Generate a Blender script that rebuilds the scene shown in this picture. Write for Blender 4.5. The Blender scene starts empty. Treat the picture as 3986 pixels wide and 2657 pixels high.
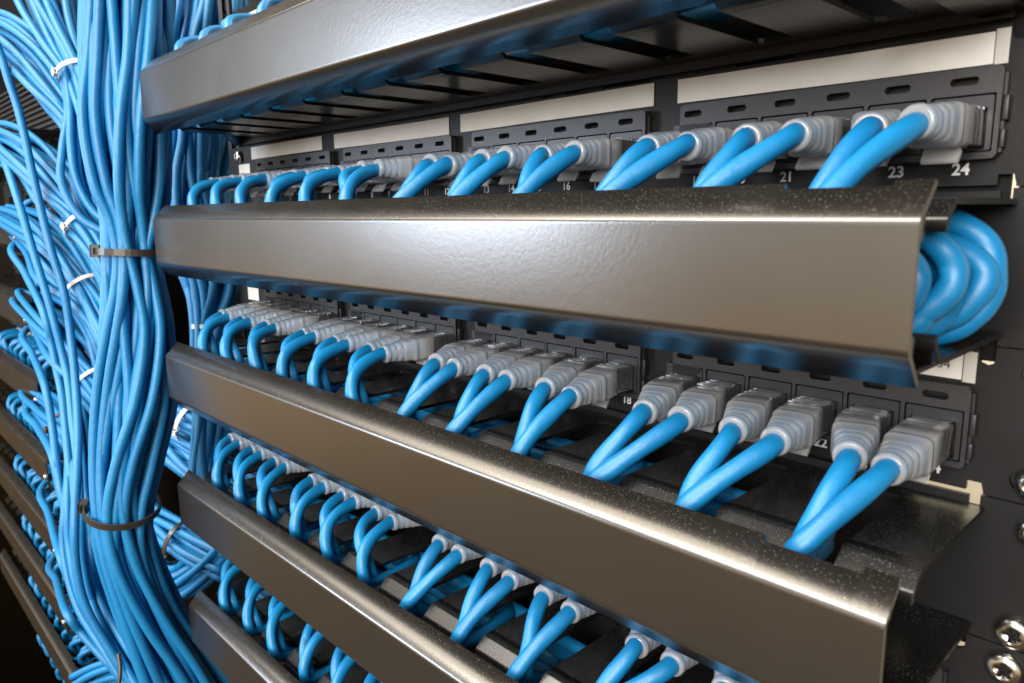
import bpy, bmesh, math, random
from mathutils import Vector, Matrix
from mathutils.geometry import tessellate_polygon
random.seed(7)
SC = bpy.context.scene
COL = SC.collection
MM = 0.001
PI = math.pi
U = 44.45
P = 88.9

# ------------------------------------------------------------------ camera model (mm)
CW, CH = 3986., 2657.
CC = Vector((500.515, -241.196, -5.442)); FPX = 2853.2
_y, _p, _r = [math.radians(a) for a in (46.33, -10.02, -.544)]
CF = Vector((-math.sin(_y)*math.cos(_p), math.cos(_y)*math.cos(_p), math.sin(_p)))
_rt = Vector((math.cos(_y), math.sin(_y), 0)); _up = _rt.cross(CF)
CR = _rt*math.cos(_r)+_up*math.sin(_r); CU = -_rt*math.sin(_r)+_up*math.cos(_r)
SX = CW/2352.

def ray(sx, sy):
    u, v = sx*SX, sy*SX
    return (CF+CR*((u-CW/2)/FPX)-CU*((v-CH/2)/FPX))

def at(d, sx, sy):                 # a point at a measured distance in front of the camera
    return CC+ray(sx, sy)*d

def onx(x, sx, sy):
    d = ray(sx, sy); return CC+d*((x-CC.x)/d.x)

def ony(y, sx, sy):
    d = ray(sx, sy); return CC+d*((y-CC.y)/d.y)

# ------------------------------------------------------------------ materials
def nodes(name):
    m = bpy.data.materials.new(name); m.use_nodes = True
    nt = m.node_tree; b = nt.nodes['Principled BSDF']
    return m, nt, b

def texco(nt, scale=(1, 1, 1)):
    t = nt.nodes.new('ShaderNodeTexCoord'); mp = nt.nodes.new('ShaderNodeMapping')
    mp.inputs['Scale'].default_value = scale
    nt.links.new(t.outputs['Object'], mp.inputs['Vector']); return mp.outputs['Vector']

def noise(nt, vec, scale, detail=2, rough=.5):
    n = nt.nodes.new('ShaderNodeTexNoise'); n.inputs['Scale'].default_value = scale
    n.inputs['Detail'].default_value = detail; n.inputs['Roughness'].default_value = rough
    nt.links.new(vec, n.inputs['Vector']); return n.outputs['Fac']

def ramp(nt, fac, a, b, ca=(0, 0, 0, 1), cb=(1, 1, 1, 1)):
    r = nt.nodes.new('ShaderNodeValToRGB'); e = r.color_ramp.elements
    e[0].position = a; e[1].position = b; e[0].color = ca; e[1].color = cb
    nt.links.new(fac, r.inputs['Fac']); return r.outputs['Color']

def math_(nt, op, a, b):
    n = nt.nodes.new('ShaderNodeMath'); n.operation = op
    for i, v in enumerate((a, b)):
        if isinstance(v, (int, float)): n.inputs[i].default_value = v
        else: nt.links.new(v, n.inputs[i])
    return n.outputs[0]

def bump(nt, b, h, strength, dist):
    n = nt.nodes.new('ShaderNodeBump'); n.inputs['Strength'].default_value = strength
    n.inputs['Distance'].default_value = dist
    nt.links.new(h, n.inputs['Height']); nt.links.new(n.outputs['Normal'], b.inputs['Normal'])

def dust_mask(nt, vec, dens, lint):
    big = noise(nt, vec, 45, 3)
    def specks(scale, lo, hi, d):
        v = nt.nodes.new('ShaderNodeTexVoronoi'); v.inputs['Scale'].default_value = scale
        nt.links.new(vec, v.inputs['Vector'])
        spot = ramp(nt, v.outputs['Distance'], lo, hi, (1, 1, 1, 1), (0, 0, 0, 1))
        sep = nt.nodes.new('ShaderNodeSeparateColor'); nt.links.new(v.outputs['Color'], sep.inputs[0])
        return math_(nt, 'MULTIPLY', math_(nt, 'MULTIPLY', spot, math_(nt, 'POWER', sep.outputs[1], 1.6)), math_(nt, 'LESS_THAN', sep.outputs[0], math_(nt, 'MULTIPLY', big, d*2)))
    fine = math_(nt, 'MAXIMUM', specks(3600, .16, .34, dens*1.6), specks(1500, .10, .20, dens*.10))
    # lint strands
    v2 = nt.nodes.new('ShaderNodeTexVoronoi'); v2.feature = 'DISTANCE_TO_EDGE'; v2.inputs['Scale'].default_value = 70
    nt.links.new(vec, v2.inputs['Vector'])
    ln = math_(nt, 'LESS_THAN', v2.outputs['Distance'], .004)
    gate = math_(nt, 'GREATER_THAN', noise(nt, vec, 160, 1), .74)
    ln = math_(nt, 'MULTIPLY', ln, gate)
    m = math_(nt, 'MAXIMUM', fine, ln) if lint else fine
    return m

def up_mask(nt, lo=.2, hi=.6):
    g = nt.nodes.new('ShaderNodeNewGeometry'); s = nt.nodes.new('ShaderNodeSeparateXYZ')
    nt.links.new(g.outputs['Normal'], s.inputs[0])
    mr = nt.nodes.new('ShaderNodeMapRange'); mr.inputs[1].default_value = lo; mr.inputs[2].default_value = hi
    nt.links.new(s.outputs['Z'], mr.inputs[0]); return mr.outputs[0]

def coat(name, base, rough, ior, spec, dens, tint=(1, 1, 1, 1), bs=.22, amb=.03, lint=False):
    m, nt, b = nodes(name)
    vec = texco(nt)
    b.inputs['IOR'].default_value = ior; b.inputs['Specular IOR Level'].default_value = spec
    b.inputs['Specular Tint'].default_value = tint
    big = noise(nt, vec, 22, 4)
    rr = nt.nodes.new('ShaderNodeMapRange'); rr.inputs[3].default_value = rough-.035; rr.inputs[4].default_value = rough+.045
    nt.links.new(big, rr.inputs[0])
    mask = dust_mask(nt, vec, dens, lint)
    gain = math_(nt, 'ADD', math_(nt, 'MULTIPLY', up_mask(nt), 1-amb), amb)
    rnd = math_(nt, 'GREATER_THAN', gain, noise(nt, vec, 400, 0))
    mask = math_(nt, 'MULTIPLY', mask, rnd)
    mix = nt.nodes.new('ShaderNodeMix'); mix.data_type = 'RGBA'
    nt.links.new(mask, mix.inputs[0]); mix.inputs[6].default_value = (*base, 1); mix.inputs[7].default_value = (.48, .47, .44, 1)
    nt.links.new(mix.outputs[2], b.inputs['Base Color'])
    r2 = math_(nt, 'MAXIMUM', rr.outputs[0], math_(nt, 'MULTIPLY', mask, .9))
    nt.links.new(r2, b.inputs['Roughness'])
    h = math_(nt, 'ADD', noise(nt, vec, 700, 2), math_(nt, 'MULTIPLY', noise(nt, vec, 1900, 1), .35))
    bump(nt, b, h, bs, .00035)
    return m

M = {}
M['cover'] = coat('black_powder_coat', (.017, .0145, .012), .26, 1.75, 1.0, .16, (1, .985, .96, 1), bs=.06)
M['deck'] = coat('black_tray_paint', (.008, .008, .008), .26, 1.5, .55, .16, (1, 1, 1, 1), bs=.05, amb=.0)
M['panel'] = coat('black_panel_paint', (.015, .015, .016), .42, 1.45, .22, .01, bs=.15, amb=.1)

def plain(name, col, rough, spec=.5, metal=0, bscale=0, bstr=.2, bdist=.0003):
    m, nt, b = nodes(name)
    vec = texco(nt)
    n = noise(nt, vec, 60, 3)
    c = nt.nodes.new('ShaderNodeMix'); c.data_type = 'RGBA'
    c.inputs[6].default_value = (*[k*.88 for k in col], 1); c.inputs[7].default_value = (*[min(1, k*1.1) for k in col], 1)
    nt.links.new(n, c.inputs[0]); nt.links.new(c.outputs[2], b.inputs['Base Color'])
    b.inputs['Roughness'].default_value = rough; b.inputs['Specular IOR Level'].default_value = spec
    b.inputs['Metallic'].default_value = metal
    if bscale: bump(nt, b, noise(nt, vec, bscale, 2), bstr, bdist)
    return m

M['module'] = plain('black_plastic', (.021, .021, .024), .42, .5, 0, 2200, .3, .0002)
M['jack'] = plain('black_jack_plastic', (.020, .020, .024), .38, .5, 0, 2000, .3, .0002)
M['dark'] = plain('painted_shade', (.006, .006, .006), .7, .2)  # near-black standing in for shade in recesses, slots and behind the racks
M['rail'] = plain('black_rail_steel', (.018, .018, .019), .5, .5, 0, 900, .2)
M['label'] = plain('white_paper_label', (.72, .70, .655), .55, .3, 0, 300, .1)
M['tape'] = plain('frosted_tape', (.50, .485, .45), .4, .5, 0, 300, .1)
M['ink'] = plain('white_ink', (.72, .73, .75), .5, .3)
M['print'] = plain('black_print', (.05, .05, .05), .5, .3)
M['white_tie'] = plain('white_nylon', (.62, .60, .58), .4, .5)
M['black_tie'] = plain('black_nylon', (.035, .03, .026), .33, .6, 0, 500, .15)
M['screw'] = plain('zinc_screw', (.62, .61, .57), .24, .5, 1.0)
M['wall'] = plain('cream_wall_paint', (.72, .66, .52), .8, .2)
M['copper'] = plain('gold_contact', (.75, .5, .2), .3, .5, 1.0)

def cable_mat(name, col, rough=.36):
    m, nt, b = nodes(name)
    vec = texco(nt)
    oi = nt.nodes.new('ShaderNodeObjectInfo')
    n = noise(nt, vec, 35, 3)
    f = math_(nt, 'ADD', math_(nt, 'MULTIPLY', oi.outputs['Random'], .6), math_(nt, 'MULTIPLY', n, .4))
    c = nt.nodes.new('ShaderNodeMix'); c.data_type = 'RGBA'
    c.inputs[6].default_value = (col[0]*.8, col[1]*.86, col[2]*.88, 1)
    c.inputs[7].default_value = (col[0]*1.25, col[1]*1.12, col[2]*1.08, 1)
    nt.links.new(f, c.inputs[0]); nt.links.new(c.outputs[2], b.inputs['Base Color'])
    b.inputs['Roughness'].default_value = rough; b.inputs['Specular IOR Level'].default_value = .62
    b.inputs['Subsurface Weight'].default_value = 0
    h = math_(nt, 'ADD', noise(nt, vec, 170, 2), math_(nt, 'MULTIPLY', noise(nt, vec, 700, 1), .12))
    bump(nt, b, h, .35, .0009)
    return m
M['cable'] = cable_mat('blue_cable_jacket', (.002, .178, .425), .45)
M['bulk'] = cable_mat('blue_bulk_jacket', (.005, .182, .435), .48)

def clear_mat(name, col, rough, trans, back, sss=0, ior=1.46):
    m, nt, b = nodes(name)
    out = nt.nodes['Material Output']
    b.inputs['Base Color'].default_value = (*col, 1); b.inputs['Roughness'].default_value = rough
    b.inputs['Transmission Weight'].default_value = trans; b.inputs['IOR'].default_value = ior
    b.inputs['Subsurface Weight'].default_value = sss; b.inputs['Subsurface Radius'].default_value = (1, 1, 1); b.inputs['Subsurface Scale'].default_value = .004
    b.inputs['Specular IOR Level'].default_value = .8
    b.inputs['Coat Weight'].default_value = .8; b.inputs['Coat Roughness'].default_value = .08
    bump(nt, b, noise(nt, texco(nt), 190, 2), .16, .0005)
    tr = nt.nodes.new('ShaderNodeBsdfTranslucent'); tr.inputs[0].default_value = (*col, 1)
    m2 = nt.nodes.new('ShaderNodeMixShader'); m2.inputs[0].default_value = back
    nt.links.new(b.outputs[0], m2.inputs[1]); nt.links.new(tr.outputs[0], m2.inputs[2])
    nt.links.new(m2.outputs[0], out.inputs['Surface'])
    return m
M['boot'] = clear_mat('frosted_boot', (1, 1, 1), .09, .66, .25, .6, 1.34)
M['plug'] = clear_mat('clear_plug', (.97, .98, .99), .03, .95, .02)

# ------------------------------------------------------------------ mesh helpers (mm in, metres out)
class MB:
    def __init__(s): s.v = []; s.f = []; s.sm = []
    def add(s, vs, fs, smooth=False):
        o = len(s.v); s.v += [tuple(v) for v in vs]
        s.f += [tuple(i+o for i in f) for f in fs]; s.sm += [smooth]*len(fs)
    def box(s, x0, x1, y0, y1, z0, z1, ch=0):
        if ch <= 0:
            vs = [(x, y, z) for z in (z0, z1) for y in (y0, y1) for x in (x0, x1)]
            s.add(vs, [(0, 2, 3, 1), (4, 5, 7, 6), (0, 1, 5, 4), (2, 6, 7, 3), (0, 4, 6, 2), (1, 3, 7, 5)]); return
        bm = bmesh.new(); bmesh.ops.create_cube(bm, size=1)
        for v in bm.verts:
            v.co = Vector(((x0+x1)/2+v.co.x*(x1-x0), (y0+y1)/2+v.co.y*(y1-y0), (z0+z1)/2+v.co.z*(z1-z0)))
        bmesh.ops.bevel(bm, geom=bm.edges[:], offset=ch, segments=2, profile=.5, affect='EDGES')
        s.bm(bm, True)
    def bm(s, bm, smooth=False, mat=None):
        bm.verts.index_update()
        s.add([mat @ v.co if mat else v.co for v in bm.verts], [tuple(v.index for v in f.verts) for f in bm.faces], smooth); bm.free()
    def loft(s, rings, cap=True, smooth=True):
        n = len(rings[0]); vs = [p for r in rings for p in r]; fs = []
        for i in range(len(rings)-1):
            for j in range(n):
                k = (j+1) % n; fs.append((i*n+j, i*n+k, (i+1)*n+k, (i+1)*n+j))
        if cap: fs.append(tuple(range(n-1, -1, -1))); fs.append(tuple((len(rings)-1)*n+j for j in range(n)))
        s.add(vs, fs, smooth)
    def mesh(s, name, mat, weighted=False):
        me = bpy.data.meshes.new(name)
        me.from_pydata([(v[0]*MM, v[1]*MM, v[2]*MM) for v in s.v], [], s.f)
        me.polygons.foreach_set('use_smooth', s.sm)
        me.materials.append(mat); me.validate(); me.update()
        bm = bmesh.new(); bm.from_mesh(me); bmesh.ops.recalc_face_normals(bm, faces=bm.faces[:]); bm.to_mesh(me); bm.free()
        return me
    def build(s, name, mat, parent=None, weighted=False):
        o = link(name, s.mesh(name, mat), parent)
        if weighted:
            w = o.modifiers.new('normals', 'WEIGHTED_NORMAL'); w.keep_sharp = True
        return o

def link(name, me, parent=None, loc=(0, 0, 0)):
    o = bpy.data.objects.new(name, me); COL.objects.link(o)
    o.location = Vector(loc)*MM
    if parent: o.parent = parent
    return o

def tag(o, label, cat, group=None, kind=None):
    o['label'] = label; o['category'] = cat
    if group: o['group'] = group
    if kind: o['kind'] = kind
    return o

def thing(name, label, cat, loc=(0, 0, 0), group=None):
    o = bpy.data.objects.new(name, None); COL.objects.link(o); o.location = Vector(loc)*MM
    o.empty_display_size = .005
    return tag(o, label, cat, group)

def rrect(x0, x1, z0, z1, r, n=4):
    pts = []
    for cx, cz, a in ((x1-r, z1-r, 0), (x0+r, z1-r, 90), (x0+r, z0+r, 180), (x1-r, z0+r, 270)):
        for k in range(n+1):
            t = math.radians(a+90*k/n); pts.append((cx+r*math.cos(t), cz+r*math.sin(t)))
    return pts

def plate(mb, outer, holes, w0, w1, mp):
    loops = [outer]+holes
    tri = tessellate_polygon([[Vector((a, b, 0)) for a, b in L] for L in loops])
    flat = [p for L in loops for p in L]; n = len(flat)
    vs = [mp(a, b, w0) for a, b in flat]+[mp(a, b, w1) for a, b in flat]
    fs = [t for t in tri]+[tuple(i+n for i in reversed(t)) for t in tri]
    o = 0
    for L in loops:
        m = len(L)
        for i in range(m):
            j = (i+1) % m; fs.append((o+i, o+j, n+o+j, n+o+i))
        o += m
    mb.add(vs, fs)

XZ = lambda a, b, w: (a, w, b)
XY = lambda a, b, w: (a, b, w)

def arc_path(pts, r, n=5, eps=.35):
    """polyline with its inner corners rounded; supporting points keep the flats flat"""
    out = [Vector(pts[0])]
    for i in range(1, len(pts)-1):
        a, b, c = Vector(pts[i-1]), Vector(pts[i]), Vector(pts[i+1])
        d1 = (a-b).normalized(); d2 = (c-b).normalized(); ang = d1.angle(d2); t = r/math.tan(ang/2)
        p1 = b+d1*t; p2 = b+d2*t; cen = b+(d1+d2).normalized()*(r/math.sin(ang/2))
        out.append(p1+d1*eps)
        for k in range(n+1):
            q = p1.lerp(p2, k/n); q = cen+(q-cen).normalized()*r; out.append(q)
        out.append(p2+d2*eps)
    out.append(Vector(pts[-1])); return out

def thick(path, th):
    """closed outline of a bent sheet: path, then its inner offset"""
    inn = []
    for i, p in enumerate(path):
        d = (path[min(i+1, len(path)-1)]-path[max(i-1, 0)]).normalized()
        inn.append(p+Vector((-d.y, d.x))*th)
    return path+inn[::-1]

def extrude_x(mb, prof, xs):
    """prof: list of (y,z); prof may be a function of the station index"""
    rings = []
    for i, x in enumerate(xs):
        pr = prof(i) if callable(prof) else prof
        rings.append([(x, q[0], q[1]) for q in pr])
    n = len(rings[0]); vs = [p for r in rings for p in r]; fs = []
    for i in range(len(rings)-1):
        for j in range(n):
            k = (j+1) % n; fs.append((i*n+j, i*n+k, (i+1)*n+k, (i+1)*n+j))
    mb.add(vs, fs, True)
    h = n//2
    for r in (rings[0], rings[-1]):
        mb.add(r, [(j, j+1, n-2-j, n-1-j) for j in range(h-1)])

# ---- curves
def catmull(pts, per=8):
    pts = [Vector(p) for p in pts]; out = []
    ext = [pts[0]*2-pts[1]]+pts+[pts[-1]*2-pts[-2]]
    for i in range(1, len(ext)-2):
        p0, p1, p2, p3 = ext[i-1:i+3]
        for k in range(per):
            t = k/per
            out.append(.5*((2*p1)+(p2-p0)*t+(2*p0-5*p1+4*p2-p3)*t*t+(3*p1-p0-3*p2+p3)*t**3))
    out.append(pts[-1]); return out

def bez(a, b, c, d, n=14):
    a, b, c, d = map(Vector, (a, b, c, d))
    return [a*(1-t)**3+b*3*t*(1-t)**2+c*3*t*t*(1-t)+d*t**3 for t in [k/n for k in range(n+1)]]

def frames(path, up=Vector((.13, .21, .97))):
    T = [(path[min(i+1, len(path)-1)]-path[max(i-1, 0)]).normalized() for i in range(len(path))]
    n = up-T[0]*up.dot(T[0])
    if n.length < .1: n = Vector((1, 0, 0))-T[0]*T[0].x
    n.normalize(); F = []
    for i, t in enumerate(T):
        n = (n-t*n.dot(t)).normalized(); F.append((path[i], t, n, t.cross(n)))
    return F

def tube(mb, path, r, seg=12, cap=True, wob=0, ph=0, flat=0):
    rings = []
    for i, (p, t, n, b) in enumerate(frames(path)):
        rr = r(i) if callable(r) else r
        rr *= 1+wob*math.sin(i*.9+ph)
        rings.append([p+(n*math.cos(2*PI*j/seg)+b*math.sin(2*PI*j/seg))*rr*(1+flat*math.cos(4*PI*j/seg+i*.55+ph)) for j in range(seg)])
    mb.loft(rings, cap)

def text_mesh(s, size, offs=0.0):
    cu = bpy.data.curves.new('lettering', 'FONT'); cu.body = s; cu.size = size
    cu.align_x = 'CENTER'; cu.align_y = 'CENTER'; cu.offset = offs; cu.resolution_u = 4
    o = bpy.data.objects.new('lettering', cu); COL.objects.link(o)
    bpy.context.view_layer.update()
    dg = bpy.context.evaluated_depsgraph_get(); me = o.evaluated_get(dg).to_mesh()
    vs = [v.co.copy() for v in me.vertices]; fs = [tuple(p.vertices) for p in me.polygons]
    o.evaluated_get(dg).to_mesh_clear(); bpy.data.objects.remove(o); bpy.data.curves.remove(cu)
    return vs, fs

# ------------------------------------------------------------------ measurements
def port_x(i):
    return 434.2-(24-i)*17.3-((24-i)//6)*12.9
SLOT = [423.8-35.8*k for k in range(12)]          # finger gaps of the cable managers, from the right end
def slot_of(i): return SLOT[(24-i)//2]
NAMES = {0: 'above the topmost cover', 1: 'below the topmost cover', 2: 'below the second cover',
         3: 'below the third cover', 4: 'below the fourth cover', 5: 'below the fifth cover', 6: 'below the sixth cover', 7: 'below the seventh cover', -1: 'above the top'}
ORD = ['topmost', 'second', 'third', 'fourth', 'fifth', 'sixth', 'seventh']

# ------------------------------------------------------------------ cable manager
D, ZT, HH = 79.0, -7.8, 27.6
def cover_mesh():
    mb = MB()
    def prof(lift):
        path = arc_path([(-D+8.2+lift, ZT+8.4+lift), (-D, ZT), (-D, ZT-HH), (-D+7.3, ZT-HH-8.5)], 2.4)
        return thick(path, 1.5)
    a, b = prof(0), prof(-1.3)
    for x0, x1, pr in ((0, 417, a), (417.01, 441.4, b), (441.41, 449.4, a)):
        extrude_x(mb, pr, [x0, x0+.5, x1-.5, x1])
    return mb.mesh('cover', M['cover'])

def deck_mesh(top):
    """comb of broad fingers; the front of each finger bends towards the trough"""
    mb = MB(); z0, s = (-3.1, -1) if top else (-41.3, 1)
    off = 0 if top else -7
    edges = [449.0]
    for c in SLOT: edges += [c+off+6.2, c+off-6.2]
    edges.append(-1.0)
    ed = [(edges[i+1], edges[i]) for i in range(0, len(edges)-1, 2) if edges[i]-edges[i+1] > 1]
    YB, YF, YS = -1.5, -50.0, -8.5
    outer = [(449, YB), (-1, YB)]
    ed2 = sorted(ed)
    for k, (x0, x1) in enumerate(ed2):
        outer += [(x0, YF), (x1, YF)]
        if k+1 < len(ed2):
            n0 = ed2[k+1][0]; r = 3.5
            if n0-x1 > 7.1:
                outer += [(x1, YS-r)]+[(x1+r-r*math.cos(t), YS-r+r*math.sin(t)) for t in (PI/6, PI/3, PI/2)]
                outer += [(n0-r+r*math.sin(t), YS-r+r*math.cos(t)) for t in (0, PI/6, PI/3)]+[(n0, YS-r)]
    plate(mb, outer, [], z0, z0-1.5 if top else z0+1.5, XY)
    for x0, x1 in ed2:
        pth = arc_path([(YF, z0), (-54.8, z0), (-60.2, z0+s*4.4), (-60.6, z0+s*7.5)], 2.0, 4, .2)
        pr = thick(pth, 1.5 if top else -1.5)
        r = 1.6
        extrude_x(mb, pr, [x0+.01, x0+.3, x1-.3, x1-.01])
    return mb.mesh('finger_tray', M['deck'])

def back_mesh():
    mb = MB()
    outer = [(-46, -44.2), (443.5, -44.2), (443.5, -40.5), (447.5, -40.5), (447.5, -44.2), (472, -44.2), (472, -.2), (447.5, -.2), (447.5, -3.6), (444.5, -3.6), (444.5, -.9), (-46, -.9)]
    holes = [rrect(x-4.5, x+4.5, -26, -20, 1.5) for x in (40, 111.6, 183, 255, 326, 398)]
    holes += [rrect(424.5, 432, -20.5, -17, 1), rrect(435, 442, -43.2, -41.4, .8)]
    plate(mb, outer, holes, 0, 1.6, XZ)
    return mb.mesh('back_plate', M['panel'])

def tab_mesh():
    mb = MB()
    mb.box(432, 446.5, -66, -1.6, -44.2+1.5, -44.2+2.6)      # end bracket arms
    for z in (-9.5, -36.5):
        mb.box(436, 446.8, -69.5, -66.5, z-3.2, z+3.2, .4)
    return mb.mesh('end_bracket', M['deck'])

MANAGER = [('cover', cover_mesh()), ('finger_tray', deck_mesh(True)), ('finger_tray', deck_mesh(False)), ('back_plate', back_mesh()), ('end_bracket', tab_mesh())]

_m = MB(); _m.loft([[(r*math.cos(2*PI*k/16), y, r*math.sin(2*PI*k/16)) for k in range(16)] for r, y in ((3.4, 0), (3.4, -.8), (2.6, -1.8), (1, -2.2))])
END_SCREW = _m.mesh('end_screw', M['screw'])
def manager(dx, z, label, group):
    t = thing('cable_manager', label, 'cable manager', (dx+224, 0, z-22), group)
    for n, me in MANAGER: link(n, me, t, (-224, 0, 22))
    if dx: link('end_screw', END_SCREW, t, (-224+440, -D, 22-27))
    return t

# ------------------------------------------------------------------ patch panel
def faceplate_mesh():
    mb = MB()
    outer = [(-60, .25), (443.5, .7), (443.5, 3.6), (447.3, 3.6), (448, .9), (448, .25), (472, .25), (472, 44.2), (447.6, 44.2), (447.6, 40.6)]
    outer += [(447.2, 39.3), (445.6, 38.6), (444.0, 39.3), (443.6, 40.6), (443.6, 43.2), (-60, 43.2)]
    plate(mb, outer, [rrect(454, 467, 3.6, 9.6, 2.9), rrect(454, 467, 34.6, 40.6, 2.9)], 0, 1.6, XZ)
    mb.box(-60, -46, .6, 1.2, 2, 42)
    return mb.mesh('faceplate', M['panel'])

MODX = [342.3-116.7*k for k in (3, 2, 1, 0)]
def module_mesh():
    mb = MB(); W = 101.2
    holes = []
    for i in range(6):
        c = 5.2+17.3*i+2.9-.8
        c = (port_x(19+i)-342.3)
        holes.append(rrect(c-3.6, c+3.6, 27.7, 29.9, 1.05, 3))
        holes.append(rrect(c-8.1, c+8.1, 9.6, 25.2, .4, 1))
    plate(mb, rrect(0, W, 7.8, 32.3, 1.6), holes, -4.2, -.3, XZ)
    mb.box(W+.05, W+1.6, -3.2, -.3, 17.8, 24.5, .3); mb.box(W+.05, W+1.3, -3.2, -.3, 10.6, 15.6, .3)
    mb.box(W+.03, W+.7, -2.4, -.3, 9.4, 30.4)
    return mb.mesh('port_module', M['module'])

def jack_mesh():
    mb = MB()
    plate(mb, rrect(-7.6, 7.6, -6.2, 8.4, .5, 2), [rrect(-6.3, 6.3, -6.0, 5.3, .4, 1)], -3.9, -1.5, XZ)
    mb.box(-6.3, 6.3, -.5, -.35, -6, 4.9)
    mb.box(-2.2, 2.2, -4.2, -3.92, 5.5, 5.9)
    return mb.mesh('jack', M['jack'])

FACE, MODULE, JACK = faceplate_mesh(), module_mesh(), jack_mesh()
LABELS = [(-22.5, 84.8), (104.5, 211.5), (222.5, 328.5), (338.5, 442.0)]
LABELS = [(-22.5, 78), (93, 204), (213, 327.8), (338.4, 439.6)]
def label_mesh(x0, x1, skew):
    mb = MB(); n = 10; r = []
    for i in range(n+1):
        x = x0+(x1-x0)*i/n; y = -.25-.22*math.sin(i*1.3+skew); z = .35*math.sin(skew*3+i*.2)
        r.append([(x, y, 33.6+z), (x, y, 42.0+z), (x, y+.16, 42.0+z), (x, y+.16, 33.6+z)])
    mb.loft(r, True, False); return mb

TXT = {}
def number_obj(s, x, z, parent, size=4.6):
    if s not in TXT:
        vs, fs = text_mesh(s, size, .12)
        mb = MB(); mb.add([(v.x, -.12, v.y) for v in vs], fs); TXT[s] = mb.mesh('port_number', M['ink'])
    return link('port_number', TXT[s], parent, (x, 0, z))

def panel(dx, z, label, group, rng=range(1, 25), labels=True):
    t = thing('patch_bay', label, 'patch panel', (dx, 0, z), group)
    link('faceplate', FACE, t)
    for x in MODX: link('port_module', MODULE, t, (x, 0, 0))
    for i in rng:
        link('jack', JACK, t, (port_x(i), 0, 16.3)); number_obj(str(i), port_x(i), 5.2, t)
    if labels:
        for k, (a, b) in enumerate(LABELS):
            label_mesh(a, b, k+z*.1).build('label_strip', M['label'], t)
        mb = MB(); mb.box(439.9, 443.2, -.42, -.1, 33.0, 42.2); mb.build('tape_end', M['tape'], t)
        mb = MB(); mb.box(-44.5, -26.5, -.35, -.1, 19.5, 31); mb.build('blank_sticker', M['label'], t)
    return t

# ------------------------------------------------------------------ patch cables (local origin at the jack)
TILT = -.045
def tl(x, y, z): return (x, y, z+(-y-8)*-TILT*-1 if y < -8 else z)
def sup(w, h, e, y, n=32, cz=0, slot=0):
    pts = []
    w0, h0 = w, h
    for k in range(n):
        a = 2*PI*k/n; c, s = math.cos(a), math.sin(a)
        q = slot if abs(math.sin(2*a)) > .80 else 0
        w, h = w0-q, h0-q
        pts.append(tl(w/2*math.copysign(abs(c)**(2/e), c), y, cz+h/2*math.copysign(abs(s)**(2/e), s)))
    return pts

def boot_mesh():
    mb = MB(); R = []
    for y, w, h, e in ((-14.8, 11.9, 10.2, 9), (-15.2, 12.5, 10.8, 9), (-22.6, 12.5, 10.9, 8), (-23.0, 12.0, 10.5, 8), (-23.4, 12.0, 10.5, 7), (-23.8, 12.9, 11.3, 6), (-25.6, 12.8, 11.2, 5.5), (-26.1, 11.8, 10.4, 5)):
        R.append(sup(w, h, e, y))
    R += [sup(11.9, 10.5, 4.6, -27.2), sup(11.8, 10.4, 4.4, -27.9)]
    for k in range(3):
        for j in range(8):
            u = (k+j/8)/3; y = -28.2-9.2*u; bul = math.sin(PI*j/8)**.6
            w, h, e = 12.0-3.4*u, 10.6-2.1*u, 4.2-2.0*u
            R.append(sup(w-.5*(1-bul), h-.45*(1-bul), e, y, slot=1.6 if j in (0, 1) and k > 0 else 0))
    R += [sup(8.4, 8.3, 2, -37.5), sup(9.2, 9.0, 2, -37.9), sup(9.4, 9.2, 2, -38.9), sup(9.0, 8.9, 2, -39.8), sup(7.8, 7.8, 2, -40.4), sup(6.7, 6.7, 2, -40.2)]
    mb.loft(R, True)
    return mb.mesh('strain_relief_boot', M['boot'])

def plug_mesh():
    mb = MB()
    mb.box(-5.85, 5.85, -15.6, 2.5, -5.0, 4.7, .35)
    for y in (-8.3, -11.2, -13.6): mb.box(-5.7, 5.7, y-.5, y+.5, 4.5, 5.3, .2)
    mb.box(-5.2, 5.2, -6.5, -1.0, 4.4, 5.6, .25)
    return mb.mesh('clear_plug', M['plug'])

def latch_mesh():
    mb = MB(); pth = [Vector(q) for q in ((-6, -5.0), (-11, -5.3), (-15.5, -5.9), (-17.4, -7.2), (-19.6, -10.0))]
    hw = [2.7, 2.7, 2.9, 4.6, 4.5]
    R = []
    for i, q in enumerate(pth):
        d = (pth[min(i+1, 4)]-pth[max(i-1, 0)]).normalized(); nn = Vector((-d.y, d.x))*.55
        R.append([(-hw[i], q.x+nn.x, q.y+nn.y), (hw[i], q.x+nn.x, q.y+nn.y), (hw[i], q.x-nn.x, q.y-nn.y), (-hw[i], q.x-nn.x, q.y-nn.y)])
    mb.loft(R, True, False)
    for k in range(3):
        z = -7.3-k*.85; y = -17.3-k*.75
        mb.box(-4.2, 4.2, y-.55, y+.2, z-.25, z+.25, .1)
    return mb.mesh('latch_tab', M['boot'])

def core_mesh():
    mb = MB(); mb.box(-4.6, 4.6, -4.5, 2.0, 1.6, 3.6)
    for k in range(8): mb.box(-4.0+k*1.08, -3.6+k*1.08, -4.6, 1.5, 3.7, 4.1)
    return mb.mesh('contact_block', M['copper'])

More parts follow.
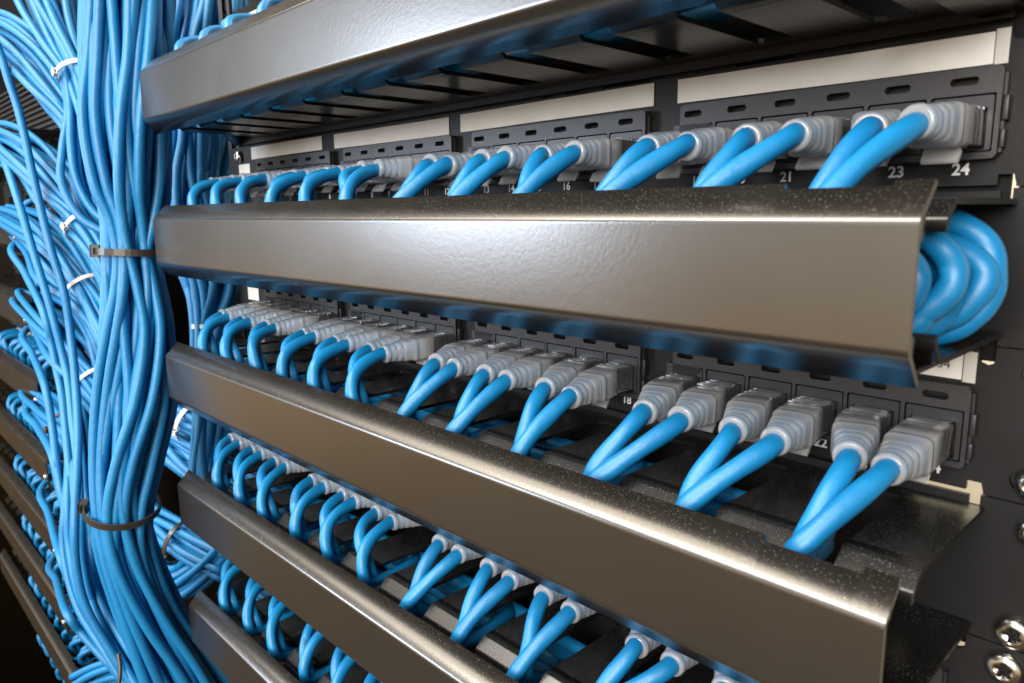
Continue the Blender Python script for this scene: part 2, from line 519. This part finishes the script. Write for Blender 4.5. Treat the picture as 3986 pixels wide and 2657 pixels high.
BOOT, PLUG, LATCH = boot_mesh(), plug_mesh(), latch_mesh()
ZJ = 16.3
PATHS = {}
def lean(i, rng):
    base = (0 if i == 24 else 3.6 if i % 2 == 0 else 6.6) if i > 12 else (-3.6 if i % 2 == 0 else .4)
    return base+rng.uniform(-1, 1)
def cable_path(i, rng, ln, short=False):
    xp, xs = port_x(i), slot_of(i)
    odd = 1 if i % 2 else -1
    zr = ZJ-.045*32
    a = Vector((xp+ln*.5, -28, zr+.9)); ring = Vector((xp+ln, -39.6, zr)); a0 = Vector((xp+ln*.12, -18, ZJ-.8))
    dx = xs-xp-ln
    ex = xs+(-4.2 if i % 2 else -1.6)+rng.uniform(-1.4, 1.4)
    end = Vector((ex, -57.5-(0 if i % 2 else 5.6)+rng.uniform(-1.2, 1.0), -5.0))
    drop = rng.uniform(16, 22); out = rng.uniform(19, 25)
    if i > 12 and not short:
        p = [a0, a]+bez(ring, ring+Vector((dx*.10+ln*.22, -8.0, -3.0)), end+Vector((-dx*.28+rng.uniform(-2, 2), 4.0, 7.5)), end, 14)
    else:
        bul = rng.uniform(28, 36) if short else rng.uniform(13, 20)
        p = [a0, a]+bez(ring, ring+Vector((dx*.12+ln*.2, -bul, -2.5)), end+Vector((-dx*.2+rng.uniform(-2, 2), -1.5, rng.uniform(10, 14))), end, 14)
    row, colm = (i*7) % 4, (i*5) % 5
    q = Vector((ex-14, -22-colm*8.2, -13-row*6.4))
    if short:
        p += bez(end, end+Vector((-.5, -1, -8)), q+Vector((10, 0, 3)), q, 8)[1:]
    else:
        p += bez(end, end+Vector((-1, -1, -8)), q+Vector((12, 0, 4)), q, 8)[1:]
        x = q.x; L = max(6, q.x-60)
        while x > -14:
            x -= 22; p.append(Vector((max(x, -18), q.y+rng.uniform(-1.5, 1.5), q.z+rng.uniform(-1.2, 1.2))))
        e = p[-1]; p.append(e+Vector((-12, 8, -3))); p.append(e+Vector((-24, 22, -8)))
    return p

def patch_cable(dx, z, i, label, group, short=False, seed=0):
    rng = random.Random(1000+i*31+seed*977)
    t = thing('patch_cable', label, 'patch cable', (dx+port_x(i), 0, z+ZJ), group)
    ln = lean(i, rng)
    o = Vector((port_x(i), 0, ZJ)); p = [q-o for q in cable_path(i, rng, ln, short)]
    PATHS[(seed, i)] = ([q+Vector((dx+port_x(i), 0, z+ZJ)) for q in p], t)
    mb = MB(); tube(mb, p, 3.2, 14, True, .012, rng.random()*6, .045)
    mb.build('cable_jacket', M['cable'], t)
    tw = rng.uniform(-.03, .03)
    for n, me in (('strain_relief_boot', BOOT), ('clear_plug', PLUG), ('latch_tab', LATCH)):
        c = link(n, me, t)
        if me is BOOT:
            an = math.asin(ln/25); R3 = Matrix.Rotation(an, 3, 'Z') @ Matrix.Rotation(rng.uniform(-.03, .03), 3, 'X'); pv = Vector((0, -15, 0))
            c.rotation_euler = R3.to_euler(); c.location = (pv-R3 @ pv)*MM
        else: c.rotation_euler = (rng.uniform(-.02, .02), 0, tw)
    return t

# ------------------------------------------------------------------ build the front rack
MZ = {1: P, 2: 0., 3: -P, 4: -2*P, 5: -3*P, 6: -4*P}
COVER_LAB = {1: 'black cable manager with bright satin cover across the top, slotted underside showing',
             2: 'black cable manager with the broadest front, level with the eye, blue loops at its end',
             3: 'black cable manager with dusty slotted top and brown front running to lower right',
             4: 'black cable manager with pale top edge, second from the bottom corner',
             5: 'black cable manager cut off in the bottom left corner'}
for k in range(1, 6):
    manager(0, MZ[k], COVER_LAB[k], 'cable managers of the front rack')
PAN_LAB = {0: 'black patch panel peeping out above the topmost cover',
           1: 'black patch panel with clean white label strips below the topmost cover',
           2: 'black patch panel tucked below the second cover, label 34 at its right end',
           3: 'black patch panel almost hidden below the third cover',
           4: 'black patch panel hidden below the fourth cover'}
PZ = {0: P, 1: 0., 2: -P, 3: -2*P, 4: -3*P}
panels = {}
for k in range(5):
    panels[k] = panel(0, PZ[k], PAN_LAB[k], 'patch panels of the front rack', labels=k in (0, 1, 2))
vs, fs = text_mesh('34', 3.6)
mb = MB(); q = ony(-.55, 3674/SX, 1417/SX)
mb.add([(q.x+v.x, -.62, q.z+P+v.y) for v in vs], fs); mb.build('printed_label_number', M['print'], panels[2])

for k, rng_ in ((0, range(1, 25)), (1, range(1, 25)), (2, range(1, 25)), (3, range(1, 25)), (4, range(1, 15))):
    for i in rng_:
        patch_cable(0, PZ[k], i, f'blue patch cable with clear boot in port {i} of the panel {NAMES[k]}', f'patch cables in the panel {NAMES[k]}', seed=k)

# printed characters on three jackets, wrapped round the tube
def print_on(key, s, u0, v0, size):
    path, t = PATHS[key]
    fr = frames(path); L = [0]
    for a, b in zip(path, path[1:]): L.append(L[-1]+(b-a).length)
    vs, fs = text_mesh(s, size)
    # the side of the tube that faces the aisle
    out = []
    for v in vs:
        d = u0+v.x; i = max(k for k in range(len(L)-1) if L[k] <= d); f = (d-L[i])/(L[i+1]-L[i])
        p = path[i].lerp(path[i+1], f); n = fr[i][2].lerp(fr[i+1][2], f).normalized(); b = fr[i][3].lerp(fr[i+1][3], f).normalized()
        tc = (CC-p); a0 = math.atan2(tc.dot(b), tc.dot(n))+v0; a = a0+v.y/3.2
        out.append(p+(n*math.cos(a)+b*math.sin(a))*3.29-Vector(t.location)/MM)
    mb = MB(); mb.add(out, fs); mb.build('printed_marking', M['print'], t)
print_on((4, 7), '7003', 42, .1, 3.2)
print_on((3, 7), '1003', 40, .5, 3.0)

# loops of slack at the right end of the second manager
def loop(pts, label):
    mb = MB(); pts = [Vector(q)+Vector([random.uniform(-.45, .45) if 1 < k < len(pts)-2 else 0 for _ in range(3)]) for k, q in enumerate(pts)]
    tube(mb, catmull(pts, 10), 3.25, 16, True, .012, random.random()*6, .03)
    tag(mb.build('slack_cable', M['cable']), label, 'cable', 'slack loops at the end of the second manager')
loop([(380, -30, -9), (420, -31, -7), (440, -32, -8.5), (450, -33, -13.5), (453, -34, -22), (450.5, -35, -30.5), (441, -36, -37), (420, -36, -40), (380, -34, -40)], 'outermost blue cable loop sticking out at the right end of the broad cover')
loop([(380, -46, -12), (425, -48, -9.5), (438, -49, -10.5), (446.5, -50, -15.5), (448.5, -51, -22), (444.5, -52, -29.5), (434, -53, -35), (380, -52, -36)], 'blue cable loop nearest the cover edge, bent sharply round')
loop([(380, -40, -14), (430, -40, -14), (441, -41, -18), (446.0, -42, -25), (445.0, -42, -31), (438, -43, -37), (420, -44, -40.5), (380, -44, -41)], 'blue cable loop lying between two others, faint print on its jacket')
loop([(380, -36, -16), (428, -36, -13), (444, -37, -15), (451.5, -38, -21), (449, -39, -29), (440, -40, -35), (420, -41, -38), (380, -41, -40)], 'blue cable loop just inside the outermost loop')
loop([(380, -55, -14), (424, -55, -13), (436, -56, -15), (442.5, -57, -21), (440.5, -58, -28), (431, -58, -34), (415, -58, -36), (380, -58, -38)], 'blue cable loop second from the cover edge')
loop([(380, -60, -20), (425, -60, -19), (435, -60, -23), (438, -60, -28), (433, -60, -34), (420, -60, -37), (380, -60, -38)], 'innermost dark blue cable loop half behind the cover edge')

# ------------------------------------------------------------------ screws
def screw_meshes():
    mb = MB(); R = []
    for r, y in ((5.3, 0), (5.3, -.6), (5.0, -1.7), (4.2, -2.7), (2.9, -3.35)):
        R.append([(r*math.cos(2*PI*k/28), y, r*math.sin(2*PI*k/28)) for k in range(28)])
    R.append([(2.6*math.cos(2*PI*k/28)*(1 if (k//3) % 2 else .72), -3.3, 2.6*math.sin(2*PI*k/28)*(1 if (k//3) % 2 else .72)) for k in range(28)])
    R.append([(.9*math.cos(2*PI*k/28), -1.4, .9*math.sin(2*PI*k/28)) for k in range(28)])
    mb.loft(R, True, True); head = mb.mesh('screw_head', M['screw'])
    mb = MB()
    for a in range(2):
        w = (2.4, .55) if a == 0 else (.55, 2.4)
        mb.box(-w[0], w[0], -3.42, -2.2, -w[1], w[1], .15)  # solid dark cross; its colour stands for shade in the recess
    return head, mb.mesh('cross_recess', M['dark'])
SH, SR = screw_meshes()
def screw(x, y, z, label, rot=0, s=1):
    t = thing('rack_screw', label, 'screw', (x, y, z), 'silver rack screws')
    for n, me in (('screw_head', SH), ('cross_recess', SR)):
        c = link(n, me, t); c.rotation_euler = (0, rot, 0); c.scale = (s, s, s)
screw(460.6, -.1, -82.3, 'silver screw at the right edge, uppermost of the four', .3)
screw(462.2, -.1, -96.1, 'silver screw at the right edge, second from the top', .8)
screw(459.6, -.1, -127.7, 'silver cross head screw above the one in the corner', .2)
screw(458.5, -.1, -139.6, 'silver cross head screw lowest in the right corner', .55)
q = ony(-1, 549, 360); screw(q.x, -1, q.z, 'small silver screw left of the upper white labels', .4, .8)
q = ony(-12, 571, 762); screw(q.x, 0, q.z+2, 'silver screw left under the plugs below the second cover', .4, .9)
q = ony(40, 366, 878); screw(q.x, 40, q.z, 'small silver screw low between the diagonal cables', .4, 1)

# ------------------------------------------------------------------ rack rails and dark sheets added behind the racks
def slab(name, x0, x1, y0, y1, z0, z1, mat, label, cat, group=None, holes=None):
    mb = MB()
    if holes: plate(mb, [(x0, z0), (x1, z0), (x1, z1), (x0, z1)], holes, y0, y1, XZ)
    else: mb.box(x0, x1, y0, y1, z0, z1)
    return tag(mb.build(name, M[mat]), label, cat, group)
hl = [rrect(-58, -52, z-3.2, z+3.2, .6, 1) for z in [-640+15.875*k for k in range(62)] if -600 < z < 280]
slab('rack_rail', -66, -47, 1.9, 4.4, -640, 320, 'rail', 'black upright rail at the left of the front rack', 'rack rail', None, hl)
slab('rack_rail', 448, 480, 3.0, 5.5, -320, 220, 'rail', 'black upright rail behind the panel ears on the right', 'rack rail')
slab('dark_backdrop', -1500, -40, 130, 133, -1100, 700, 'dark', 'added dark sheet standing in for shade between the two racks', 'backdrop')  # sheet added to hide the pale wall and darken the gaps

# dark blocks added behind the panels to hide the pale wall, gaps left open
mb = MB(); gap = []
for z in (P+U, U, -U, -P-U):
    segs = [(1680, 1812, 128), (1374, 1480, 181), (1288, 1318, 199), (1236, 1256, 208)] if z == U else []
    hs = [(ony(0, a, y).x, ony(0, b, y).x) for a, b, y in segs]
    hs = sorted((min(a, b), max(a, b)) for a, b in hs)
    x = -60
    for a, b in hs+[(472, 472)]:
        mb.box(x, a, 3.2, 5, z-5, z+5); x = b
mb.box(-60, 419, 3.3, 5, -P-5, -P+5)
for z in (P, 0, -2*P, -3*P): mb.box(-60, 446, 3.3, 5, z-5, z+5)
mb.box(-60, 420, 30, 36, -400, 250)
tag(mb.build('rear_blocker', M['dark']), 'added dark blocks with gaps behind the panels of the front rack', 'blocker')

# ------------------------------------------------------------------ left rack, further along the row
DX = -870.4
for n, k in enumerate((0, 1, 2, 3, 4, 5, 6, 7)):
    z = P-n*P
    manager(DX, z, ['blurred black cable manager high up at the left edge', 'blurred black cable manager behind the upper loose cables at the left edge',
                   'blurred black cable manager with its dark end plate in view, uppermost at the left', 'blurred black cable manager with a white spot on its end at the left',
                   'blurred black cable manager with short blue arcs above it, third in view at the left', 'blurred black cable manager with a tan front, fourth in view at the left',
                   'blurred black cable manager with a tan front, fifth in view at the left', 'blurred black cable manager with a tan front, lowest at the left'][n], 'cable managers of the far left rack')
    panel(DX, z-P, f'blurred black patch panel of the far left rack under its {["first","second","third","fourth","fifth","sixth","seventh","eighth"][n]} manager', 'patch panels of the far left rack', range(9, 25), labels=False)
    for i in (range(9, 25) if n > 1 else range(23, 25)):
        patch_cable(DX, z-P, i, f'blurred blue patch cable in port {i} under manager {["one","two","three","four","five","six","seven","eight"][n]} of the far left rack', 'patch cables of the far left rack', short=True, seed=20+n)

mb = MB(); mb.box(DX-10, DX+449, 2, 40, 91, 176)
for k in range(12): mb.box(DX-10, DX+449, -3, 2.2, 93+k*7, 96+k*7)
tag(mb.build('vent_cover', M['rail']), 'black ribbed vent cover of the far left rack, at the upper left edge', 'vent')

# ------------------------------------------------------------------ cable bundles between the racks
def disc(n, r):
    return [Vector((r*math.sqrt((k+.5)/n)*math.cos(k*2.39996), r*math.sqrt((k+.5)/n)*math.sin(k*2.39996))) for k in range(n)]

def bundle(wp, rad, n, label, group, cr=3.5, mat='bulk', seed=1, wander=.3, twist=.6, seg=12, name='network_cable'):
    """n separate cables along one run of points; rad is the bundle radius at each point"""
    rng = random.Random(seed)
    m = len(wp)
    fr = frames([Vector(w) for w in wp])
    ds = disc(n, 1.0)
    for k in range(n):
        ph = rng.random()*6.28; ph2 = rng.random()*6.28; pts = []
        for i, (p, t, nn, bb) in enumerate(fr):
            a = twist*math.sin(i*.7+1)+.25*math.sin(i*.9+ph)
            d = ds[k]; c, s = math.cos(a), math.sin(a)
            x = d.x*c-d.y*s+wander*math.sin(i*1.25+ph); y = d.x*s+d.y*c+wander*math.cos(i*1.05+ph2)
            l = math.hypot(x, y)
            if l > 1.08: x, y = x*1.08/l, y*1.08/l
            pts.append(p+nn*x*rad[i]+bb*y*rad[i])
        mb = MB(); tube(mb, catmull(pts, 7), cr, seg)
        tag(mb.build(name, M[mat]), label, 'cable', group)
    return fr

def tie(p, axis, ra, rb, updir, mat, label, group, wd=2.4, head=0, hs=1):
    """strap ring round a bundle, with its lock head"""
    axis = Vector(axis).normalized(); u = Vector(updir); u = (u-axis*u.dot(axis)).normalized(); v = axis.cross(u)
    p = Vector(p)
    t = thing('cable_tie', label, 'cable tie', p, group)
    mb = MB(); R = []
    for k in range(41):
        a = 2*PI*k/40; e = u*math.cos(a)*ra+v*math.sin(a)*rb; o = (u*math.cos(a)+v*math.sin(a))
        R.append([e+axis*wd, e+o*1.2+axis*wd, e+o*1.2-axis*wd, e-axis*wd])
    mb.loft(R, False, False); mb.build('strap', M[mat], t)
    a = head; e = u*math.cos(a)*(ra+1.5)+v*math.sin(a)*(rb+1.5); o = (u*math.cos(a)+v*math.sin(a)); tt = axis.cross(o)
    hs = hs*1.15
    bm = bmesh.new(); bmesh.ops.create_cube(bm, size=1)
    for w in bm.verts: w.co = e+axis*w.co.x*6.4*hs+o*w.co.y*4.6*hs+tt*w.co.z*5.6*hs
    bmesh.ops.bevel(bm, geom=bm.edges[:], offset=.5, segments=2, affect='EDGES', profile=.5)
    mb = MB(); mb.bm(bm); h = mb.build('lock_head', M[mat], t)
    mb = MB(); bm = bmesh.new(); bmesh.ops.create_cube(bm, size=1)
    for w in bm.verts: w.co = e+axis*w.co.x*3.8*hs+o*w.co.y*1.9*hs+tt*w.co.z*5.75*hs  # solid dark block; the slot's shade is put into its colour
    mb.bm(bm); mb.build('strap_slot', M['dark'], h)
    return t

# thick foreground bundle
XM = -36.
mw = [(300, -90, 96), (300, 0, 96), (296, 140, 97), (290, 280, 96), (298, 420, 84), (306, 505, 70), (307, 578, 65), (312, 660, 72), (318, 760, 83), (314, 900, 88), (293, 1050, 77), (282, 1165, 70), (293, 1270, 72), (338, 1400, 80), (400, 1520, 92), (475, 1650, 100), (560, 1790, 110)]
wp = [onx(XM, x, y) for x, y, r in mw]
rd = [max(6, r/3.36-3.0) for x, y, r in mw]
bundle(wp, rd, 52, 'blue cable in the thick foreground bundle held by two black ties', 'cables of the thick foreground bundle', 3.3, 'bulk', 3, .07, .09, 12)
def axis_at(w, i): return (w[i+1]-w[i-1]).normalized()
toc = (CC-wp[6]).normalized()
tie(wp[6], axis_at(wp, 6), 21.3, 21.3, CR*-1+toc*.25, 'black_tie', 'black cable tie round the thick blue bundle beside the second cover', 'black cable ties', 2.3, .0)
toc = (CC-wp[11]).normalized()
tie(wp[11], axis_at(wp, 11)+CF*.25+CR*-.12, 23.0, 23.0, CR*-1+toc*.25, 'black_tie', 'black cable tie round the thick blue bundle low beside the fourth cover', 'black cable ties', 2.3, .0)

def trough(x, z):
    k = round((-22-z)/P); return Vector((x, -34, -22-k*P))

def pxb(depth, pts, rads, n, label, group, seed, cr=3.15, wander=.16, twist=.22):
    if not isinstance(depth, (list, tuple)): depth = [depth]*len(pts)
    w = [at(d, x, y) for d, (x, y) in zip(depth, pts)]
    n = int(n*1.45); rads = [r*1.12 for r in rads]
    if seed in (15, 16, 17):           # these come out of the trough of a far left manager
        w = [trough(-560, w[0].z), trough(-452, w[0].z)]+w; rads = [9, 10]+rads
    bundle(w, rads, n, label, group, cr, 'bulk', seed, wander, twist)
    return w[2:] if seed in (15, 16, 17) else w

def wtie(w, i, f, r, label, mat='white_tie', head=.6, wd=2.0, hs=.64):
    p = w[i].lerp(w[i+1], f); ax = (w[i+1]-w[i]).normalized(); toc = (CC-p).normalized()
    r = r*1.12+1.0
    tie(p, ax, r, r, toc, mat, label, 'white cable ties' if mat == 'white_tie' else 'black cable ties', wd, head, hs)

w1 = pxb([640, 625, 610, 600, 590, 585], [(95, -60), (122, 0), (152, 90), (184, 172), (218, 280), (260, 420)], [24, 21, 15, 11, 11, 12], 13, 'blue cable in the diagonal bundle with a white tie in the top left', 'cables of the topmost diagonal bundle', 11)
wtie(w1, 3, .0, 14.0, 'white cable tie highest at the left, round the topmost diagonal bundle', head=1.2)
wv = pxb([600, 596, 592, 590, 590, 592], [(160, 150), (176, 250), (178, 340), (180, 420), (212, 495), (275, 540)], [7, 7, 9, 10, 9, 8], 5, 'blue cable of the small group hanging straight down beside the thick bundle', 'cables hanging beside the thick bundle', 12)
w2 = pxb([790, 720, 680, 650, 640, 630, 630], [(-60, 80), (20, 92), (85, 135), (140, 205), (182, 275), (225, 370), (270, 470)], [20, 24, 24, 20, 16, 14, 14], 14, 'blue cable in the diagonal bundle second from the top at the left', 'cables of the second diagonal bundle', 13)
w3 = pxb([800, 730, 690, 665, 650, 640, 640], [(-60, 318), (15, 330), (80, 372), (145, 450), (199, 520), (245, 590), (290, 680)], [14, 18, 20, 18, 12, 12, 13], 14, 'blue cable in the diagonal bundle third from the top at the left', 'cables of the third diagonal bundle', 14)
wtie(w3, 4, .0, 15.0, 'white cable tie second highest at the left, above the black tie', head=.9)
w4 = pxb([840, 745, 695, 670, 660, 640, 620, 610, 600], [(25, 500), (80, 535), (140, 592), (203, 668), (240, 725), (300, 825), (385, 925), (443, 968), (520, 1010)], [14, 22, 24, 15, 13, 14, 13, 13, 13], 18, 'blue cable in the diagonal bundle fourth from the top, running on below the third cover', 'cables of the fourth diagonal bundle', 15)
wtie(w4, 3, .0, 16.5, 'white cable tie round the fourth diagonal bundle, left of the thick bundle', head=2.6)
wtie(w4, 7, .0, 15.0, 'white cable tie just below the left end of the third cover', head=.8)
w5 = pxb([850, 750, 700, 680, 660, 640, 620, 605, 600], [(105, 690), (160, 742), (205, 815), (240, 890), (290, 955), (350, 995), (415, 1030), (472, 1070), (560, 1130)], [26, 31, 28, 18, 16, 15, 15, 14, 14], 23, 'blue cable in the wide diagonal bundle behind the middle of the thick bundle', 'cables of the fifth diagonal bundle', 16)
wtie(w5, 2, .9, 19.5, 'white cable tie halfway down the left of the thick bundle', head=-1.4)
wtie(w5, 7, .0, 16.0, 'white cable tie beside the left end of the fourth cover', head=.8)
w6 = pxb([880, 770, 715, 690, 665, 645, 625, 612, 600], [(80, 905), (118, 945), (152, 978), (200, 1030), (260, 1110), (330, 1180), (395, 1228), (440, 1255), (530, 1290)], [13, 13, 10, 12, 12, 12, 12, 11, 12], 13, 'blue cable in the diagonal bundle held by a small black tie at the lower left', 'cables of the sixth diagonal bundle', 17)
wtie(w6, 2, .0, 13.0, 'small black cable tie at the lower left, among the loose cables', 'black_tie', 1.0, 1.8, .7)
wtie(w6, 7, -.3, 14.0, 'small black cable tie left of the fifth cover', 'black_tie', 1.0, 1.8, .7)
w7 = pxb([760, 690, 632, 625, 615, 605, 600, 600], [(150, 830), (182, 990), (190, 1130), (192, 1250), (218, 1370), (275, 1470), (345, 1570), (430, 1690)], [6, 9, 12, 14, 16, 16, 16, 16], 13, 'blue cable in the group sweeping down to the bottom left of the thick bundle', 'cables sweeping to the bottom', 18)
w8 = pxb([620, 615, 610, 605, 600], [(330, 1330), (395, 1345), (450, 1318), (505, 1270), (560, 1200)], [13, 13, 12, 12, 12], 11, 'blue cable curving up to the right between the thick bundle and the fifth cover', 'cables curving behind the fifth cover', 19)
w9 = pxb([700, 690, 680, 670], [(190, 1570), (240, 1545), (300, 1530), (370, 1540)], [12, 12, 12, 12], 8, 'blue cable crossing at the very bottom edge, left of centre', 'cables crossing the bottom edge', 20)
wd = pxb([585]*12, [(472, -60), (470, 40), (456, 160), (470, 310), (452, 420), (458, 540), (486, 650), (484, 740), (482, 850), (484, 960), (474, 1060), (470, 1160)], [36, 33, 29, 23, 21, 20, 18, 13, 12, 11, 9, 10], 24, 'dark blue cable in the shaded upright bundle behind the left ends of the covers', 'cables of the shaded upright bundle', 21, 3.4)
wtie(wd, 7, .1, 11.5, 'white cable tie hanging below the left end of the second cover', head=2.6, wd=1.8)

LOOSE = [
 ('long loose blue cable swinging from the upper left edge past the tied bundles', 640, [(-12, 90), (5, 135), (20, 185), (39, 241), (55, 305), (72, 385), (96, 488), (120, 581), (147, 669), (163, 774), (174, 883), (179, 976), (178, 1067), (172, 1187), (174, 1295), (196, 1390), (245, 1480), (310, 1580), (360, 1660)]),
 ('loose blue cable entering at the left edge a third of the way down', 660, [(-30, 270), (-2, 335), (24, 406), (51, 490), (78, 581), (105, 669), (126, 744), (146, 824), (158, 883), (166, 960), (178, 1060), (184, 1170), (188, 1290), (215, 1400), (270, 1500), (340, 1610)]),
 ('loose blue cable coming out of the uppermost dark end at the left', 680, [(18, 540), (28, 565), (69, 636), (99, 714), (118, 789), (131, 850), (143, 910), (153, 1007), (164, 1127), (172, 1230), (188, 1330), (228, 1430), (290, 1530), (350, 1640)]),
 ('loose blue cable from the manager with a white spot on its end', 700, [(44, 735), (54, 763), (81, 813), (102, 883), (120, 977), (132, 1082), (147, 1157), (166, 1240), (184, 1330), (222, 1420), (280, 1520), (340, 1620)]),
 ('loose blue cable with a pale stretch of highlight at the lower left', 705, [(52, 915), (62, 938), (87, 982), (118, 1040), (136, 1120), (160, 1215), (176, 1310), (206, 1400), (262, 1500), (330, 1610)]),
 ('loose blue cable hanging low at the left in front of the tan covers', 690, [(88, 1095), (95, 1120), (118, 1206), (139, 1278), (171, 1357), (213, 1428), (250, 1482), (300, 1560), (340, 1630)]),
 ('lowest loose blue cable curving away from the tan covers', 690, [(110, 1265), (116, 1290), (128, 1354), (151, 1403), (185, 1451), (228, 1500), (268, 1545), (320, 1620)]),
]
for k, (lab, d, pts) in enumerate(LOOSE):
    mb = MB(); w = [at(d+(95, 45, 12)[i]*(k > 0) if i < 3 else d+4*math.sin(i*.8+k)-58*min(1, max(0, (y-820)/330)), x, y) for i, (x, y) in enumerate(pts)]
    if k > 1:
        w[1] = onx(-425, *pts[1]); w[0] = trough(-480, w[1].z+12); w[2] = w[1].lerp(w[3], .45) if k != 9 else w[2]
    tube(mb, catmull(w, 7), 3.4, 14, True, .01, k)
    tag(mb.build('network_cable', M['bulk']), lab, 'cable', 'loose cables at the left')
mb = MB(); tube(mb, catmull([at(560, 272, 1500), at(556, 276, 1540), at(552, 270, 1600)], 6), 1.5, 10)
tag(mb.build('black_cord', M['black_tie']), 'thin black cord end at the bottom edge under the thick bundle', 'cord')

# ------------------------------------------------------------------ setting
mb = MB(); mb.box(-1500, 1800, 700, 720, -1500, 1500)
o = mb.build('rear_wall', M['wall']); o['kind'] = 'structure'

# ------------------------------------------------------------------ light
w = bpy.data.worlds.new('World'); SC.world = w; w.use_nodes = True
nt = w.node_tree; bg = nt.nodes['Background']
tc = nt.nodes.new('ShaderNodeTexCoord'); sp = nt.nodes.new('ShaderNodeSeparateXYZ'); nt.links.new(tc.outputs['Generated'], sp.inputs[0])
mr = nt.nodes.new('ShaderNodeMapRange'); mr.inputs[1].default_value = -1; mr.inputs[2].default_value = 1
nt.links.new(sp.outputs['Z'], mr.inputs[0])
cr = nt.nodes.new('ShaderNodeValToRGB'); e = cr.color_ramp.elements
e[0].position = .0; e[0].color = (.10, .072, .040, 1)
e[1].position = 1.; e[1].color = (.32, .31, .30, 1)
for pos, c in ((.25, (.08, .055, .028)), (.33, (.20, .125, .052)), (.395, (.68, .40, .14)), (.46, (.60, .47, .31)), (.52, (.66, .60, .50)), (.60, (.58, .54, .47)), (.75, (.34, .32, .28))):
    x = e.new(pos); x.color = (*c, 1)
nt.links.new(mr.outputs[0], cr.inputs[0])
# only the aisle side of the room is lit; along the row it is dark
dk = nt.nodes.new('ShaderNodeMapRange'); dk.inputs[1].default_value = -.33; dk.inputs[2].default_value = -.45; dk.inputs[3].default_value = .025; dk.inputs[4].default_value = 1
dk.interpolation_type = 'SMOOTHSTEP'
zn = math_(nt, 'MULTIPLY', math_(nt, 'MINIMUM', sp.outputs['Z'], 0.0), .42)
nt.links.new(math_(nt, 'ADD', sp.outputs['Y'], zn), dk.inputs[0])
mx = nt.nodes.new('ShaderNodeMix'); mx.data_type = 'RGBA'; mx.blend_type = 'MULTIPLY'; mx.inputs[0].default_value = 1
nt.links.new(cr.outputs[0], mx.inputs[6]); nt.links.new(dk.outputs[0], mx.inputs[7])
nt.links.new(mx.outputs[2], bg.inputs['Color']); bg.inputs['Strength'].default_value = 1.3

def area(name, target, direc, dist, sx, sy, power, col):
    l = bpy.data.lights.new(name, 'AREA'); l.shape = 'RECTANGLE'; l.size = sx; l.size_y = sy; l.energy = power; l.color = col
    o = bpy.data.objects.new(name, l); COL.objects.link(o)
    d = Vector(direc).normalized(); o.location = Vector(target)*MM+d*dist
    o.rotation_euler = (-d).to_track_quat('-Z', 'Y').to_euler(); return o
area('cool_light', (220, -70, -30), (-.71, -.69, .13), 1.7, .45, .5, 13.5, (.72, .83, 1.0))
area('warm_light', (330, -60, -60), (-.50, -.48, .85), 1.9, 2.0, 1.3, 38, (1.0, .88, .72))
area('front_fill_lamp', (150, -60, -60), (.38, -.87, .30), 1.9, 1.3, .8, 60, (1.0, .95, .88))
area('glint_strip', (250, -60, -60), (-.22, -.62, .75), 1.5, 1.3, .14, 21, (1.0, .96, .90))  # strip lamp added for glints on boots and cables
area('rear_wall_fill', (200, 700, 100), (0, -.5, .85), .8, .6, .4, 7, (1.0, .93, .78))  # added only to light the wall behind the racks

# ------------------------------------------------------------------ camera
cam = bpy.data.cameras.new('camera'); co = bpy.data.objects.new('camera', cam); COL.objects.link(co)
cam.sensor_width = 36; cam.sensor_fit = 'HORIZONTAL'; cam.lens = 36*FPX/CW
cam.clip_start = .01; cam.clip_end = 20
m = Matrix((CR, CU, -CF)).transposed().to_4x4(); m.translation = CC*MM; co.matrix_world = m
cam.dof.use_dof = True; cam.dof.focus_distance = .33; cam.dof.aperture_fstop = 22
SC.camera = co
SC.render.engine = 'CYCLES'
cy = SC.cycles
cy.use_denoising = True
cy.max_bounces = 10; cy.transmission_bounces = 8; cy.transparent_max_bounces = 8; cy.caustics_refractive = True; cy.caustics_reflective = False
cy.sample_clamp_indirect = 6
SC.view_settings.view_transform = 'Standard'; SC.view_settings.look = 'None'
SC.view_settings.exposure = 0; SC.view_settings.gamma = 1
SC.view_settings.use_curve_mapping = False
